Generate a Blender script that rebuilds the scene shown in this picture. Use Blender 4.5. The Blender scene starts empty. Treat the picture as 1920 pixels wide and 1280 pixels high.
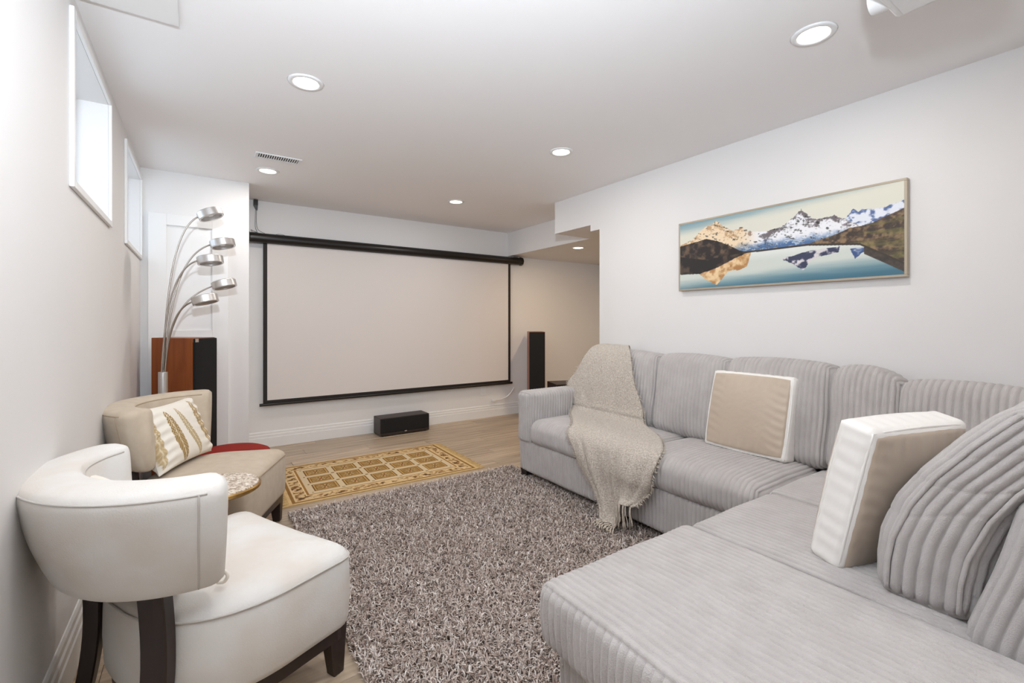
import bpy, math, random
import numpy as np
from mathutils import Vector, Matrix
random.seed(7); RNG = np.random.default_rng(7)
R = math.radians
SC = bpy.context.scene
COL = SC.collection

# ------------------------------------------------------------------ camera
cam_d = bpy.data.cameras.new('camera'); cam = bpy.data.objects.new('camera', cam_d); COL.objects.link(cam)
cam_d.sensor_width = 36.0; cam_d.lens = 36.0 * 860 / 1920; cam_d.shift_y = -37 / 1920
cam_d.clip_start = 0.02
cam.location = (0, 0, 1.20); cam.rotation_euler = (R(90), 0, R(-34.2))
SC.camera = cam
# ------------------------------------------------------------------ world (overcast daylight outside)
w = bpy.data.worlds.new('sky'); SC.world = w; w.use_nodes = True
w.node_tree.nodes['Background'].inputs[0].default_value = (0.80, 0.90, 1.0, 1)
w.node_tree.nodes['Background'].inputs[1].default_value = 1.0
# ------------------------------------------------------------------ lights
def area(name, loc, rot, sx, sy, power, col, shape='RECTANGLE'):
    d = bpy.data.lights.new(name, 'AREA'); d.shape = shape; d.size = sx
    if shape in ('RECTANGLE', 'ELLIPSE'): d.size_y = sy
    d.energy = power; d.color = col
    o = bpy.data.objects.new(name, d); COL.objects.link(o); o.location = loc; o.rotation_euler = rot
    return o
DAY = (0.80, 0.90, 1.0)
for i, yc in enumerate((2.55, 3.95, 0.6, -1.4)):          # daylight pouring through the basement windows
    area('daylight_window', (-0.66, yc, 1.98), (0, R(-90), 0), 0.50, 0.70, 0.9, DAY)
# the photographer's hand flash, tipped up so that it bounces off the ceiling
fl = bpy.data.lights.new('bounce_flash', 'SPOT'); fl.energy = 200; fl.shadow_soft_size = 0.05; fl.color = (0.82, 0.91, 1.0)
fl.spot_size = R(150); fl.spot_blend = 1.0
flo = bpy.data.objects.new('bounce_flash', fl); COL.objects.link(flo); flo.location = (-0.02, 0.02, 1.72)
flo.rotation_euler = (Vector((0.32, 0.95, 2.35)) - flo.location).to_track_quat('-Z', 'Y').to_euler()
POT_W = 4.2
WARM = (1.0, 0.945, 0.89)
SC.view_settings.view_transform = 'Standard'; SC.view_settings.look = 'None'
SC.view_settings.gamma = 1.0; SC.view_settings.use_curve_mapping = False
SC.view_settings.exposure = 0.28

# ------------------------------------------------------------------ helpers
def lin(c):
    c = np.asarray(c, float) / 255.0
    return np.where(c <= 0.04045, c / 12.92, ((c + 0.055) / 1.055) ** 2.4)
def rgba(c): return tuple(lin(c)) + (1.0,)
def tag(o, label=None, cat=None, group=None, kind=None):
    if label: o['label'] = label
    if cat: o['category'] = cat
    if group: o['group'] = group
    if kind: o['kind'] = kind
    return o
def empty(name, loc=(0, 0, 0), rz=0.0, parent=None):
    o = bpy.data.objects.new(name, None); COL.objects.link(o); o.location = loc; o.rotation_euler = (0, 0, rz)
    o.empty_display_size = 0.1
    if parent: o.parent = parent
    return o
def mesh(name, V, F, mat=None, parent=None, smooth=False, cols=None):
    m = bpy.data.meshes.new(name)
    V = np.asarray(V, dtype=np.float32)
    if isinstance(F, np.ndarray):
        n, k = F.shape
        m.vertices.add(len(V)); m.vertices.foreach_set('co', V.ravel())
        m.loops.add(n * k); m.loops.foreach_set('vertex_index', F.astype(np.int32).ravel())
        m.polygons.add(n); m.polygons.foreach_set('loop_start', np.arange(0, n * k, k, dtype=np.int32))
        m.polygons.foreach_set('loop_total', np.full(n, k, dtype=np.int32))
        m.update(calc_edges=True)
    else:
        m.from_pydata([tuple(v) for v in V.tolist()], [], F); m.update()
    if smooth: m.polygons.foreach_set('use_smooth', np.ones(len(m.polygons), dtype=bool))
    if cols is not None:
        a = m.color_attributes.new('col', 'FLOAT_COLOR', 'POINT')
        c4 = np.ones((len(V), 4), dtype=np.float32); c4[:, :3] = cols
        a.data.foreach_set('color', c4.ravel())
    if mat: m.materials.append(mat)
    o = bpy.data.objects.new(name, m); COL.objects.link(o)
    if parent: o.parent = parent
    return o
class MB:
    """collects shapes of ONE object"""
    def __init__(s): s.V = []; s.F = []
    def add(s, V, F):
        n = len(s.V); s.V += [tuple(map(float, v)) for v in V]; s.F += [tuple(int(i) + n for i in f) for f in F]; return s
    def box(s, x0, x1, y0, y1, z0, z1):
        V = [(x, y, z) for x in (x0, x1) for y in (y0, y1) for z in (z0, z1)]
        return s.add(V, [(0, 1, 3, 2), (4, 6, 7, 5), (0, 4, 5, 1), (2, 3, 7, 6), (0, 2, 6, 4), (1, 5, 7, 3)])
    def tube(s, pts, r, n=10, cap=True):
        pts = [Vector(p) for p in pts]; rr = r if hasattr(r, '__len__') else [r] * len(pts)
        V = []; F = []; up = None
        for i, p in enumerate(pts):
            t = (pts[min(i + 1, len(pts) - 1)] - pts[max(i - 1, 0)]).normalized()
            if up is None:
                up = Vector((0, 0, 1)) if abs(t.z) < 0.9 else Vector((1, 0, 0))
            a = (up - t * up.dot(t)).normalized(); b = t.cross(a); up = a
            for k in range(n):
                q = p + (a * math.cos(2 * math.pi * k / n) + b * math.sin(2 * math.pi * k / n)) * rr[i]; V.append(q)
        for i in range(len(pts) - 1):
            for k in range(n):
                F.append((i * n + k, i * n + (k + 1) % n, (i + 1) * n + (k + 1) % n, (i + 1) * n + k))
        if cap: F += [tuple(reversed(range(n))), tuple(range((len(pts) - 1) * n, len(pts) * n))]
        return s.add(V, F)
    def lathe(s, prof, n=32, c=(0, 0, 0), closed=False):
        V = []; F = []; m = len(prof)
        for k in range(n):
            a = 2 * math.pi * k / n
            for r, z in prof: V.append((c[0] + r * math.cos(a), c[1] + r * math.sin(a), c[2] + z))
        for k in range(n):
            k2 = (k + 1) % n
            for j in range(m if closed else m - 1):
                j2 = (j + 1) % m
                F.append((k * m + j, k2 * m + j, k2 * m + j2, k * m + j2))
        if not closed:
            F.append(tuple(k * m for k in reversed(range(n)))); F.append(tuple(k * m + m - 1 for k in range(n)))
        return s.add(V, F)
    def build(s, name, mat, parent=None, smooth=False, bevel=0.0, seg=2, auto=False):
        o = mesh(name, s.V, s.F, mat, parent, smooth or auto)
        if bevel:
            b = o.modifiers.new('bevel', 'BEVEL'); b.width = bevel; b.segments = seg; b.limit_method = 'ANGLE'
        if auto:
            o.data.set_sharp_from_angle(angle=R(35))
        return o
def catmull(P, n):
    P = np.asarray(P, float); m = len(P); t = np.linspace(0, m - 1, n); out = []
    for x in t:
        i = min(int(x), m - 2); u = x - i
        p0, p1, p2, p3 = P[max(i - 1, 0)], P[i], P[i + 1], P[min(i + 2, m - 1)]
        out.append(0.5 * (2 * p1 + (p2 - p0) * u + (2 * p0 - 5 * p1 + 4 * p2 - p3) * u * u + (3 * p1 - p0 - 3 * p2 + p3) * u ** 3))
    return np.array(out)

# value noise for colour attributes
def vnoise(x, y, seed=0):
    xi = np.floor(x).astype(int); yi = np.floor(y).astype(int); fx = x - xi; fy = y - yi
    fx = fx * fx * (3 - 2 * fx); fy = fy * fy * (3 - 2 * fy)
    def h(a, b):
        v = np.sin(a * 127.1 + b * 311.7 + seed * 74.7) * 43758.5453
        return v - np.floor(v)
    return (h(xi, yi) * (1 - fx) + h(xi + 1, yi) * fx) * (1 - fy) + (h(xi, yi + 1) * (1 - fx) + h(xi + 1, yi + 1) * fx) * fy
def fbm(x, y, seed=0, o=4):
    s = 0; a = 0.5
    for k in range(o):
        s = s + a * vnoise(x * 2 ** k, y * 2 ** k, seed + k); a *= 0.5
    return s / (1 - 0.5 ** o)

# rounded box with corduroy ribs; box axes local, rib coordinate depends on which way a face looks
def axis_pts(h, r, step):
    if step: return np.linspace(-h, h, max(3, int(round(2 * h / step)) + 1))
    e = [-h + r * k / 5 for k in range(5)]
    mid = np.linspace(-h + r, h - r, max(2, int((2 * h - 2 * r) / 0.03) + 1)) if h - r > 1e-4 else np.array([0.0])
    return np.concatenate([e, mid, [-v for v in reversed(e)]])
def rbox(half, r, pitch=0.0, amp=0.003, fine=(0, 0, 0), ribs=None, pre=None, post=None):
    hx, hy, hz = half; pit = [2 * h / max(1, round(2 * h / pitch)) if pitch else 1 for h in half]
    ax = [axis_pts(h, r, p_ / 8 if (f and pitch) else 0) for h, f, p_ in zip(half, fine, pit)]
    nx, ny, nz = map(len, ax)
    m = np.zeros((nx, ny, nz), bool)
    m[0] = m[-1] = True; m[:, 0] = m[:, -1] = True; m[:, :, 0] = m[:, :, -1] = True
    idx = np.full((nx, ny, nz), -1, np.int64); idx[m] = np.arange(m.sum())
    G = np.stack(np.meshgrid(*ax, indexing='ij'), -1)[m]
    lim = np.array(half) - r
    q = np.clip(G, -lim, lim); d = G - q; L = np.linalg.norm(d, axis=1, keepdims=True); n = d / np.maximum(L, 1e-9)
    P = q + n * r
    if pre is not None: P = pre(P, n)
    if pitch:
        W = np.abs(n) ** 4; W /= W.sum(1, keepdims=True)
        D = np.zeros(len(P))
        for a in range(3):
            if ribs[a] is None: continue
            c = (G[:, ribs[a]] + half[ribs[a]]) / pit[ribs[a]]
            D += W[:, a] * (np.abs(np.sin(np.pi * c)) ** 0.6)
        P = P + n * (D * amp)[:, None]
        if amp:
            P[:, 0] += .0022 * np.sin(G[:, 1] * 15 + G[:, 2] * 21); P[:, 1] += .0022 * np.sin(G[:, 0] * 17 + G[:, 2] * 19)
    if post is not None: P = post(P)
    Q = []
    def quad(a, b, c, e, flip):
        f = np.stack([a, b, c, e], -1).reshape(-1, 4); Q.append(f[:, ::-1] if flip else f)
    for k, fl in ((0, True), (-1, False)):
        s = idx[k]; quad(s[:-1, :-1], s[1:, :-1], s[1:, 1:], s[:-1, 1:], fl)
        s = idx[:, k]; quad(s[:-1, :-1], s[1:, :-1], s[1:, 1:], s[:-1, 1:], not fl)
        s = idx[:, :, k]; quad(s[:-1, :-1], s[1:, :-1], s[1:, 1:], s[:-1, 1:], fl)
    return P, np.concatenate(Q)

# ------------------------------------------------------------------ materials
def mat(name, col, rough=0.6, metal=0.0, noise=None, bump=None, sheen=0.0, spec=0.5, emit=None, attr=None, stretch=None, rand=0.0, alpha=None):
    m = bpy.data.materials.new(name); m.use_nodes = True; nt = m.node_tree; N = nt.nodes; Lk = nt.links
    b = N['Principled BSDF']
    b.inputs['Roughness'].default_value = rough; b.inputs['Metallic'].default_value = metal
    b.inputs['Specular IOR Level'].default_value = spec
    if sheen: b.inputs['Sheen Weight'].default_value = sheen; b.inputs['Sheen Roughness'].default_value = 0.5
    c0 = rgba(col); b.inputs['Base Color'].default_value = c0
    tc = N.new('ShaderNodeTexCoord'); src = tc.outputs['Object']
    if stretch:
        mp = N.new('ShaderNodeMapping'); mp.inputs['Scale'].default_value = stretch; Lk.new(src, mp.inputs['Vector']); src = mp.outputs['Vector']
    if rand:
        oi = N.new('ShaderNodeObjectInfo'); vm = N.new('ShaderNodeVectorMath'); vm.operation = 'ADD'
        mu = N.new('ShaderNodeVectorMath'); mu.operation = 'SCALE'; mu.inputs['Scale'].default_value = 37.0
        cx = N.new('ShaderNodeCombineXYZ')
        for k in range(3): Lk.new(oi.outputs['Random'], cx.inputs[k])
        Lk.new(cx.outputs[0], mu.inputs[0]); Lk.new(src, vm.inputs[0]); Lk.new(mu.outputs[0], vm.inputs[1]); src = vm.outputs[0]
    colsock = None
    if attr:
        at = N.new('ShaderNodeAttribute'); at.attribute_name = 'col'; colsock = at.outputs['Color']
    if noise:
        sc, amt, col2 = noise
        nz = N.new('ShaderNodeTexNoise'); nz.inputs['Scale'].default_value = sc; nz.inputs['Detail'].default_value = 5
        Lk.new(src, nz.inputs['Vector'])
        rp = N.new('ShaderNodeMapRange'); rp.inputs[1].default_value = 0.35; rp.inputs[2].default_value = 0.65; rp.inputs[4].default_value = amt
        Lk.new(nz.outputs['Fac'], rp.inputs[0])
        mx = N.new('ShaderNodeMix'); mx.data_type = 'RGBA'; Lk.new(rp.outputs[0], mx.inputs[0])
        mx.inputs[6].default_value = c0; mx.inputs[7].default_value = rgba(col2)
        if colsock: Lk.new(colsock, mx.inputs[6])
        colsock = mx.outputs[2]
    if rand and colsock:
        hs = N.new('ShaderNodeHueSaturation'); ma = N.new('ShaderNodeMapRange'); Lk.new(oi.outputs['Random'], ma.inputs[0])
        ma.inputs[3].default_value = 1 - rand; ma.inputs[4].default_value = 1 + rand
        Lk.new(ma.outputs[0], hs.inputs['Value']); Lk.new(colsock, hs.inputs['Color']); colsock = hs.outputs[0]
    if colsock: Lk.new(colsock, b.inputs['Base Color'])
    if bump:
        sc, stn, dist = bump
        nb = N.new('ShaderNodeTexNoise'); nb.inputs['Scale'].default_value = sc; nb.inputs['Detail'].default_value = 3; Lk.new(src, nb.inputs['Vector'])
        bp = N.new('ShaderNodeBump'); bp.inputs['Strength'].default_value = stn; bp.inputs['Distance'].default_value = dist
        Lk.new(nb.outputs['Fac'], bp.inputs['Height']); Lk.new(bp.outputs[0], b.inputs['Normal'])
    if emit:
        b.inputs['Emission Color'].default_value = tuple(emit[0]) + (1,); b.inputs['Emission Strength'].default_value = emit[1]
    return m
M = {}
M['wall'] = mat('wall_paint', (232, 230, 229), 0.75, bump=(60, 0.03, 0.01), noise=(1.3, 0.5, (228, 226, 225)))
M['ceil'] = mat('ceiling_paint', (244, 242, 242), 0.8, bump=(80, 0.03, 0.01))
M['trim'] = mat('white_trim_paint', (234, 233, 232), 0.4)
M['plank'] = mat('vinyl_plank', (196, 178, 156), 0.38, noise=(6, 0.85, (152, 131, 108)), stretch=(0.35, 6, 1), rand=0.14, bump=(30, 0.04, 0.003))
M['subfloor'] = mat('plank_joint', (92, 80, 68), 0.9)
M['sofa'] = mat('corduroy_velour', (192, 187, 185), 0.85, sheen=0.35, noise=(14, 0.45, (172, 166, 164)), bump=(330, 0.6, 0.004), spec=0.2)
M['black_leg'] = mat('black_wood', (26, 22, 21), 0.4)
M['chair'] = mat('cream_chair_fabric', (226, 224, 221), 0.9, sheen=0.15, noise=(6, 0.6, (213, 203, 191)), bump=(260, 0.35, 0.0015), spec=0.2)
M['chair2'] = mat('tan_chair_fabric', (203, 189, 170), 0.9, sheen=0.15, noise=(20, 0.5, (188, 172, 151)), bump=(300, 0.15, 0.001), spec=0.2)
M['pipe2'] = mat('tan_chair_seam', (176, 158, 136), 0.9)
M['pipe'] = mat('cream_chair_seam', (200, 195, 189), 0.9)
M['darkwood'] = mat('dark_stained_wood', (48, 34, 29), 0.35, noise=(9, 0.7, (34, 24, 21)), stretch=(4, 4, 0.5))
M['satin'] = mat('tan_satin', (194, 178, 160), 0.38, sheen=0.3, noise=(4, 0.5, (180, 162, 144)), bump=(9, 0.25, 0.02))
M['white_satin'] = mat('white_satin', (243, 240, 236), 0.42, bump=(14, 0.2, 0.01))
M['throw'] = mat('boucle_throw', (222, 213, 202), 0.95, sheen=0.3, noise=(120, 1.0, (184, 171, 158)), bump=(150, 1.0, 0.010), spec=0.1)
M['fringe'] = mat('throw_yarn', (205, 194, 180), 0.95)
M['shag'] = mat('shag_yarn', (150, 138, 130), 0.9, attr=True, spec=0.2)
M['shagbase'] = mat('rug_backing', (104, 92, 85), 0.95)
M['carpet'] = mat('woven_rug', (190, 150, 90), 0.85, attr=True, bump=(500, 0.3, 0.001), spec=0.2)
M['rugfringe'] = mat('gold_fringe', (206, 176, 122), 0.9, noise=(60, 0.6, (180, 146, 92)))
M['black'] = mat('black_metal', (22, 19, 18), 0.35)
M['blackcloth'] = mat('black_grille_cloth', (20, 19, 20), 0.9, bump=(700, 0.4, 0.001))
M['screen'] = mat('matte_white_screen', (222, 216, 213), 0.9)
M['border'] = mat('black_screen_border', (28, 22, 21), 0.7)
M['cherry'] = mat('cherry_veneer', (150, 78, 28), 0.35, noise=(5, 0.8, (122, 58, 20)), stretch=(5, 5, 0.6))
M['ashwood'] = mat('black_ash_veneer', (44, 34, 31), 0.45, noise=(9, 0.6, (60, 47, 42)), stretch=(1, 8, 8))
M['chrome'] = mat('brushed_nickel', (224, 223, 222), 0.36, metal=1.0)
M['stem'] = mat('satin_steel_stem', (176, 168, 160), 0.32, metal=1.0)
M['gold'] = mat('antique_gold', (186, 150, 92), 0.35, metal=0.9, noise=(14, 0.7, (130, 98, 52)))
M['red'] = mat('red_upholstery', (150, 42, 34), 0.8, spec=0.2, noise=(9, 0.4, (140, 34, 28)))
M['plastic'] = mat('white_plastic', (235, 235, 236), 0.35)
M['ventdark'] = mat('duct_dark', (60, 60, 62), 0.9)
M['lens'] = mat('led_lens', (255, 250, 240), 0.5, emit=((1.0, 0.93, 0.80), 9.0))
M['lenswarm'] = mat('hall_led_lens', (255, 250, 240), 0.5, emit=((1.0, 0.86, 0.66), 9.0))
M['frame'] = mat('champagne_frame', (176, 164, 146), 0.4, metal=0.35)
M['print'] = mat('photo_print', (128, 128, 128), 0.32, attr=True)
M['feather'] = mat('printed_cotton', (235, 230, 220), 0.85, attr=True, bump=(120, 0.15, 0.002))
M['cream'] = mat('cream_cotton', (236, 230, 218), 0.85, bump=(120, 0.15, 0.002))
M['glassy'] = mat('projector_lens_glass', (18, 18, 24), 0.06)
def glass():
    m = bpy.data.materials.new('window_glass'); m.use_nodes = True; nt = m.node_tree; b = nt.nodes['Principled BSDF']
    b.inputs['Transmission Weight'].default_value = 1; b.inputs['Roughness'].default_value = 0.0; b.inputs['IOR'].default_value = 1.02
    b.inputs['Base Color'].default_value = (0.95, 0.98, 1, 1); return m
M['glass'] = glass()
def mosaic():
    m = mat('mother_of_pearl_mosaic', (214, 204, 190), 0.35); nt = m.node_tree; N = nt.nodes; Lk = nt.links
    tc = N.new('ShaderNodeTexCoord'); v = N.new('ShaderNodeTexVoronoi'); v.inputs['Scale'].default_value = 110
    Lk.new(tc.outputs['Object'], v.inputs['Vector'])
    cr = N.new('ShaderNodeValToRGB'); cr.color_ramp.elements[0].color = rgba((150, 128, 104)); cr.color_ramp.elements[1].color = rgba((250, 244, 234))
    e = cr.color_ramp.elements.new(0.5); e.color = rgba((212, 196, 178))
    sp = N.new('ShaderNodeSeparateColor'); Lk.new(v.outputs['Color'], sp.inputs[0]); Lk.new(sp.outputs[0], cr.inputs[0])
    Lk.new(cr.outputs[0], N['Principled BSDF'].inputs['Base Color'])
    bp = N.new('ShaderNodeBump'); bp.inputs['Strength'].default_value = 0.6; bp.inputs['Distance'].default_value = 0.003
    Lk.new(v.outputs['Distance'], bp.inputs['Height']); Lk.new(bp.outputs[0], N['Principled BSDF'].inputs['Normal'])
    return m
M['mosaic'] = mosaic()

# ================================================================== THE SETTING
XL, XR, YB, H = -0.37, 2.84, 4.96, 2.35
YF = -2.6
def struct(o, label): return tag(o, label, None, None, 'structure')
# floor: slab + planks (laid along x)
flo_ = MB().box(-0.6, 5.1, YF - 0.1, YB + 0.1, -0.06, -0.006).build('floor', M['subfloor'])
struct(flo_, 'greige wood-look plank floor'); flo_['category'] = 'floor'
PW, PL, G = 0.182, 1.22, 0.0016
pm = MB().box(0, PL - G, 0, PW - G, -0.006, 0).build('plank', M['plank'], flo_, bevel=0.0012, seg=1)
first = True; row = 0; y = YF
while y < YB:
    off = -((row * 0.437) % 1.0) * PL; x = XL + off
    xmax = XR + 0.1 if y < 2.7 else 5.0
    while x < xmax:
        if first: o = pm; first = False
        else: o = pm.copy(); COL.objects.link(o)
        o.location = (x, y, 0)
        x += PL
    y += PW; row += 1
# the planks run under the walls; ceiling
struct(MB().box(-0.7, 3.3, YF - 0.1, YB + 0.1, H, H + 0.1).build('ceiling', M['ceil']), 'smooth white ceiling with round pot lights')
# left wall with window openings
OP = [(-1.83, -1.01), (0.18, 1.0), (2.165, 2.945), (3.54, 4.36)]; ZW0, ZW1 = 1.69, 2.252; TW = 0.22
b = MB(); b.box(XL - TW, XL, YF - 0.1, YB + 0.1, -0.05, ZW0); b.box(XL - TW, XL, YF - 0.1, YB + 0.1, ZW1, H + 0.1)
ys = [YF - 0.1] + [v for p in OP for v in p] + [YB + 0.1]
for i in range(0, len(ys), 2): b.box(XL - TW, XL, ys[i], ys[i + 1], ZW0, ZW1)
struct(b.build('wall_left', M['wall']), 'white left wall with two high basement windows')
for i, (y0, y1) in enumerate(OP[::-1]):
    wn = empty('window_%d' % (i + 1), (XL, (y0 + y1) / 2, ZW0)); hw = (y1 - y0) / 2; hh = ZW1 - ZW0
    struct(wn, ['small high window nearest the corner door', 'larger-looking high window nearest the camera', 'high window in left wall out of view', 'high window near rear wall out of view'][i])
    c = MB(); t = 0.028
    c.box(0, 0.014, -hw - t, -hw, -t, hh + t); c.box(0, 0.014, hw, hw + t, -t, hh + t)
    c.box(0, 0.014, -hw, hw, hh, hh + t); c.box(0, 0.014, -hw, hw, -t, 0)
    c.build('casing', M['trim'], wn, bevel=0.003)
    s = MB(); d0, d1, f = -0.205, -0.165, 0.035
    s.box(d0, d1, -hw, -hw + f, 0, hh); s.box(d0, d1, hw - f, hw, 0, hh); s.box(d0, d1, -hw + f, hw - f, 0, f); s.box(d0, d1, -hw + f, hw - f, hh - f, hh)
    s.box(d0, d1, -0.015, 0.015, f, hh - f)
    s.build('sash', M['trim'], wn, bevel=0.003)
    for k in (-1, 1):
        a0, a1 = (-hw + f, -0.015) if k < 0 else (0.015, hw - f)
        MB().box(-0.19, -0.184, a0, a1, f, hh - f).build('pane', M['glass'], wn)
# other walls
struct(MB().box(-0.6, 5.1, YB, YB + 0.12, -0.05, H + 0.1).build('wall_back', M['wall']), 'white back wall behind the projection screen')
struct(MB().box(-0.6, 3.2, YF - 0.1, YF, -0.05, H + 0.1).build('wall_front', M['wall']), 'white wall behind the camera')
struct(MB().box(XR, XR + 0.13, YF - 0.1, 2.84, -0.05, H + 0.05).build('wall_right', M['wall']), 'white right wall with the mountain picture')
struct(MB().box(XL - 0.1, 0.335, 4.38, YB, -0.05, H + 0.05).build('wall_alcove', M['wall']), 'white boxed-out column in the left corner')
b = MB().box(XR, 3.3, 2.95, 3.44, 2.05, H + 0.05).box(XR, 3.3, 2.84, 2.95, 1.995, H + 0.05)
struct(b.build('wall_header', M['wall']), 'stepped white header above the hall opening')
b = MB().box(3.3, 5.1, 1.2, YB, 2.05, H + 0.05).box(XR + 0.13, 3.3, 1.2, 2.84, 2.05, H + 0.05)
struct(b.build('ceiling_hall', M['wall']), 'lowered white hall ceiling beyond the right wall')
struct(MB().box(4.98, 5.1, 1.2, YB, -0.05, 2.1).build('wall_hall_end', M['wall']), 'warm lit end wall of the hall')
struct(MB().box(XR + 0.13, 5.1, 1.1, 1.2, -0.05, 2.1).build('wall_hall_side', M['wall']), 'side wall of the hall, out of view')
# baseboards (stepped profile)
def baseboard(name, p0, p1, nrm, label, hgt=0.15):
    p0 = Vector((*p0, 0)); p1 = Vector((*p1, 0)); n = Vector((*nrm, 0))
    prof = [(0, 0), (0.018, 0), (0.018, hgt * .60), (0.014, hgt * .63), (0.014, hgt * .78), (0.009, hgt * .82), (0.009, hgt * .94), (0.004, hgt), (0, hgt)]
    V = []; k = len(prof)
    for p in (p0, p1):
        for d, z in prof: V.append(p + n * d + Vector((0, 0, z)))
    F = [(i, (i + 1) % k, k + (i + 1) % k, k + i) for i in range(k)] + [tuple(range(k)), tuple(range(k, 2 * k))]
    o = mesh(name, V, F, M['trim']); struct(o, label)
baseboard('baseboard_left', (XL, YF), (XL, 4.38), (1, 0), 'white moulded baseboard along left wall', 0.18)
baseboard('baseboard_back', (0.335, YB), (4.98, YB), (0, -1), 'white baseboard under the projection screen')
baseboard('baseboard_alcove', (0.335, 4.38), (0.335, YB), (1, 0), 'short white baseboard on column side')
baseboard('baseboard_right', (XR, YF), (XR, 2.84), (-1, 0), 'white baseboard behind the sofa')
# closet door on the column
dr = empty('door_1', (-0.067, 4.38, 0)); struct(dr, 'narrow white shaker closet door in the column')
b = MB(); dx, dz0, dz1 = 0.255, 0.008, 2.02
for x0, x1, z0, z1 in ((-dx, -dx + .11, dz0, dz1), (dx - .11, dx, dz0, dz1), (-dx + .11, dx - .11, dz1 - .085, dz1), (-dx + .11, dx - .11, 1.02, 1.135), (-dx + .11, dx - .11, dz0, 0.2)):
    b.box(x0, x1, -0.03, 0, z0, z1)
b.build('door_frame', M['trim'], dr, bevel=0.002)
for z0, z1 in ((0.2, 1.02), (1.135, dz1 - .085)): MB().box(-dx + .11, dx - .11, -0.016, 0, z0, z1).build('door_panel', M['trim'], dr)
# access panel on the ceiling near the left wall
o = MB().box(-0.35, -0.066, 1.5, 2.19, H - 0.012, H).build('access_panel', M['trim'], bevel=0.002)
tag(o, 'flat white access panel on ceiling above left window', 'panel')

# ================================================================== CEILING FIXTURES
def potlight(x, y, z, label, lens, col, power, group):
    t = empty('pot_light', (x, y, z)); tag(t, label, 'light', group)
    MB().lathe([(0.054, -0.002), (0.060, -0.007), (0.076, -0.005), (0.081, 0.0), (0.054, 0.0)], 36, closed=True).build('trim_ring', M['plastic'], t, smooth=True)
    MB().lathe([(0.001, -0.0035), (0.0545, -0.003), (0.0545, 0.0), (0.001, 0.0)], 36).build('lens', lens, t)
    d = bpy.data.lights.new('pot_lamp', 'AREA'); d.shape = 'DISK'; d.size = 0.10; d.energy = power; d.color = col
    lo = bpy.data.objects.new('pot_lamp', d); COL.objects.link(lo); lo.parent = t; lo.location = (0, 0, -0.012)
for x, y, lb in ((0.42, 2.38, 'bright pot light in ceiling nearest the left windows'), (2.03, 0.84, 'large bright pot light beside the projector'),
                 (2.02, 2.38, 'pot light in ceiling nearest the hall header'), (0.425, 3.935, 'pot light beside the ceiling vent'),
                 (2.025, 3.935, 'pot light above the right half of the screen'),
                 (0.42, 0.84, 'pot light above the camera position'), (0.42, -0.9, 'pot light behind the camera on the left'), (2.02, -0.9, 'pot light behind the camera on the right')):
    potlight(x, y, H, lb, M['lens'], WARM, POT_W, 'ceiling pot lights')
potlight(3.585, 3.925, 2.05, 'small pot light in the lowered hall ceiling', M['lenswarm'], (1.0, 0.72, 0.42), 6.0, 'hall pot lights')
potlight(4.3, 2.5, 2.05, 'pot light deep in the hall', M['lenswarm'], (1.0, 0.70, 0.40), 8.0, 'hall pot lights')
# vent
vt = empty('ceiling_vent', (0.455, 3.585, H), R(0)); tag(vt, 'white louvred ceiling vent register beside a pot light', 'vent')
c = MB(); c.box(-.145, .145, -.056, -.046, -.008, 0); c.box(-.145, .145, .046, .056, -.008, 0); c.box(-.145, -.125, -.046, .046, -.008, 0); c.box(.125, .145, -.046, .046, -.008, 0)
c.build('vent_frame', M['plastic'], vt, bevel=0.002)
MB().box(-.125, .125, -.046, .046, -.001, 0).build('duct_backing', M['ventdark'], vt)
sl = MB().box(-.0032, .0032, -.046, .046, -.008, -.004)
s0 = sl.build('louvre_slat', M['plastic'], vt)
for k in range(17):
    o = s0 if k == 0 else s0.copy()
    if k: COL.objects.link(o)
    o.location = (-0.116 + k * 0.0145, 0, 0)
# projector
pj = empty('projector', (1.69, 0.40, 2.165)); tag(pj, 'white ceiling-mounted projector with lens facing the screen', 'projector')
P, F = rbox((0.155, 0.125, 0.047), 0.018); mesh('housing', P + np.array([0, 0, 0.047]), F, M['plastic'], pj, True)
MB().box(-0.13, 0.13, -0.10, 0.10, -0.004, 0.001).build('bottom_plate', M['plastic'], pj, bevel=0.004)
MB().box(-0.10, 0.13, 0.1245, 0.1262, 0.020, 0.026).build('vent_slot', M['ventdark'], pj)
b = MB().tube([(0.075, 0.10, 0.045), (0.075, 0.165, 0.045)], [0.04, 0.036], 24); b.build('lens_barrel', M['plastic'], pj, auto=True)
MB().tube([(0.075, 0.16, 0.045), (0.075, 0.1665, 0.045)], 0.027, 24).build('lens_glass', M['glassy'], pj)
MB().tube([(0, 0, 0.09), (0, 0, 0.185)], 0.02, 16).build('mount_pole', M['plastic'], pj, auto=True)
MB().lathe([(0.001, 0.175), (0.06, 0.175), (0.06, 0.185), (0.001, 0.185)], 24).build('mount_plate', M['plastic'], pj)

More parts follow.
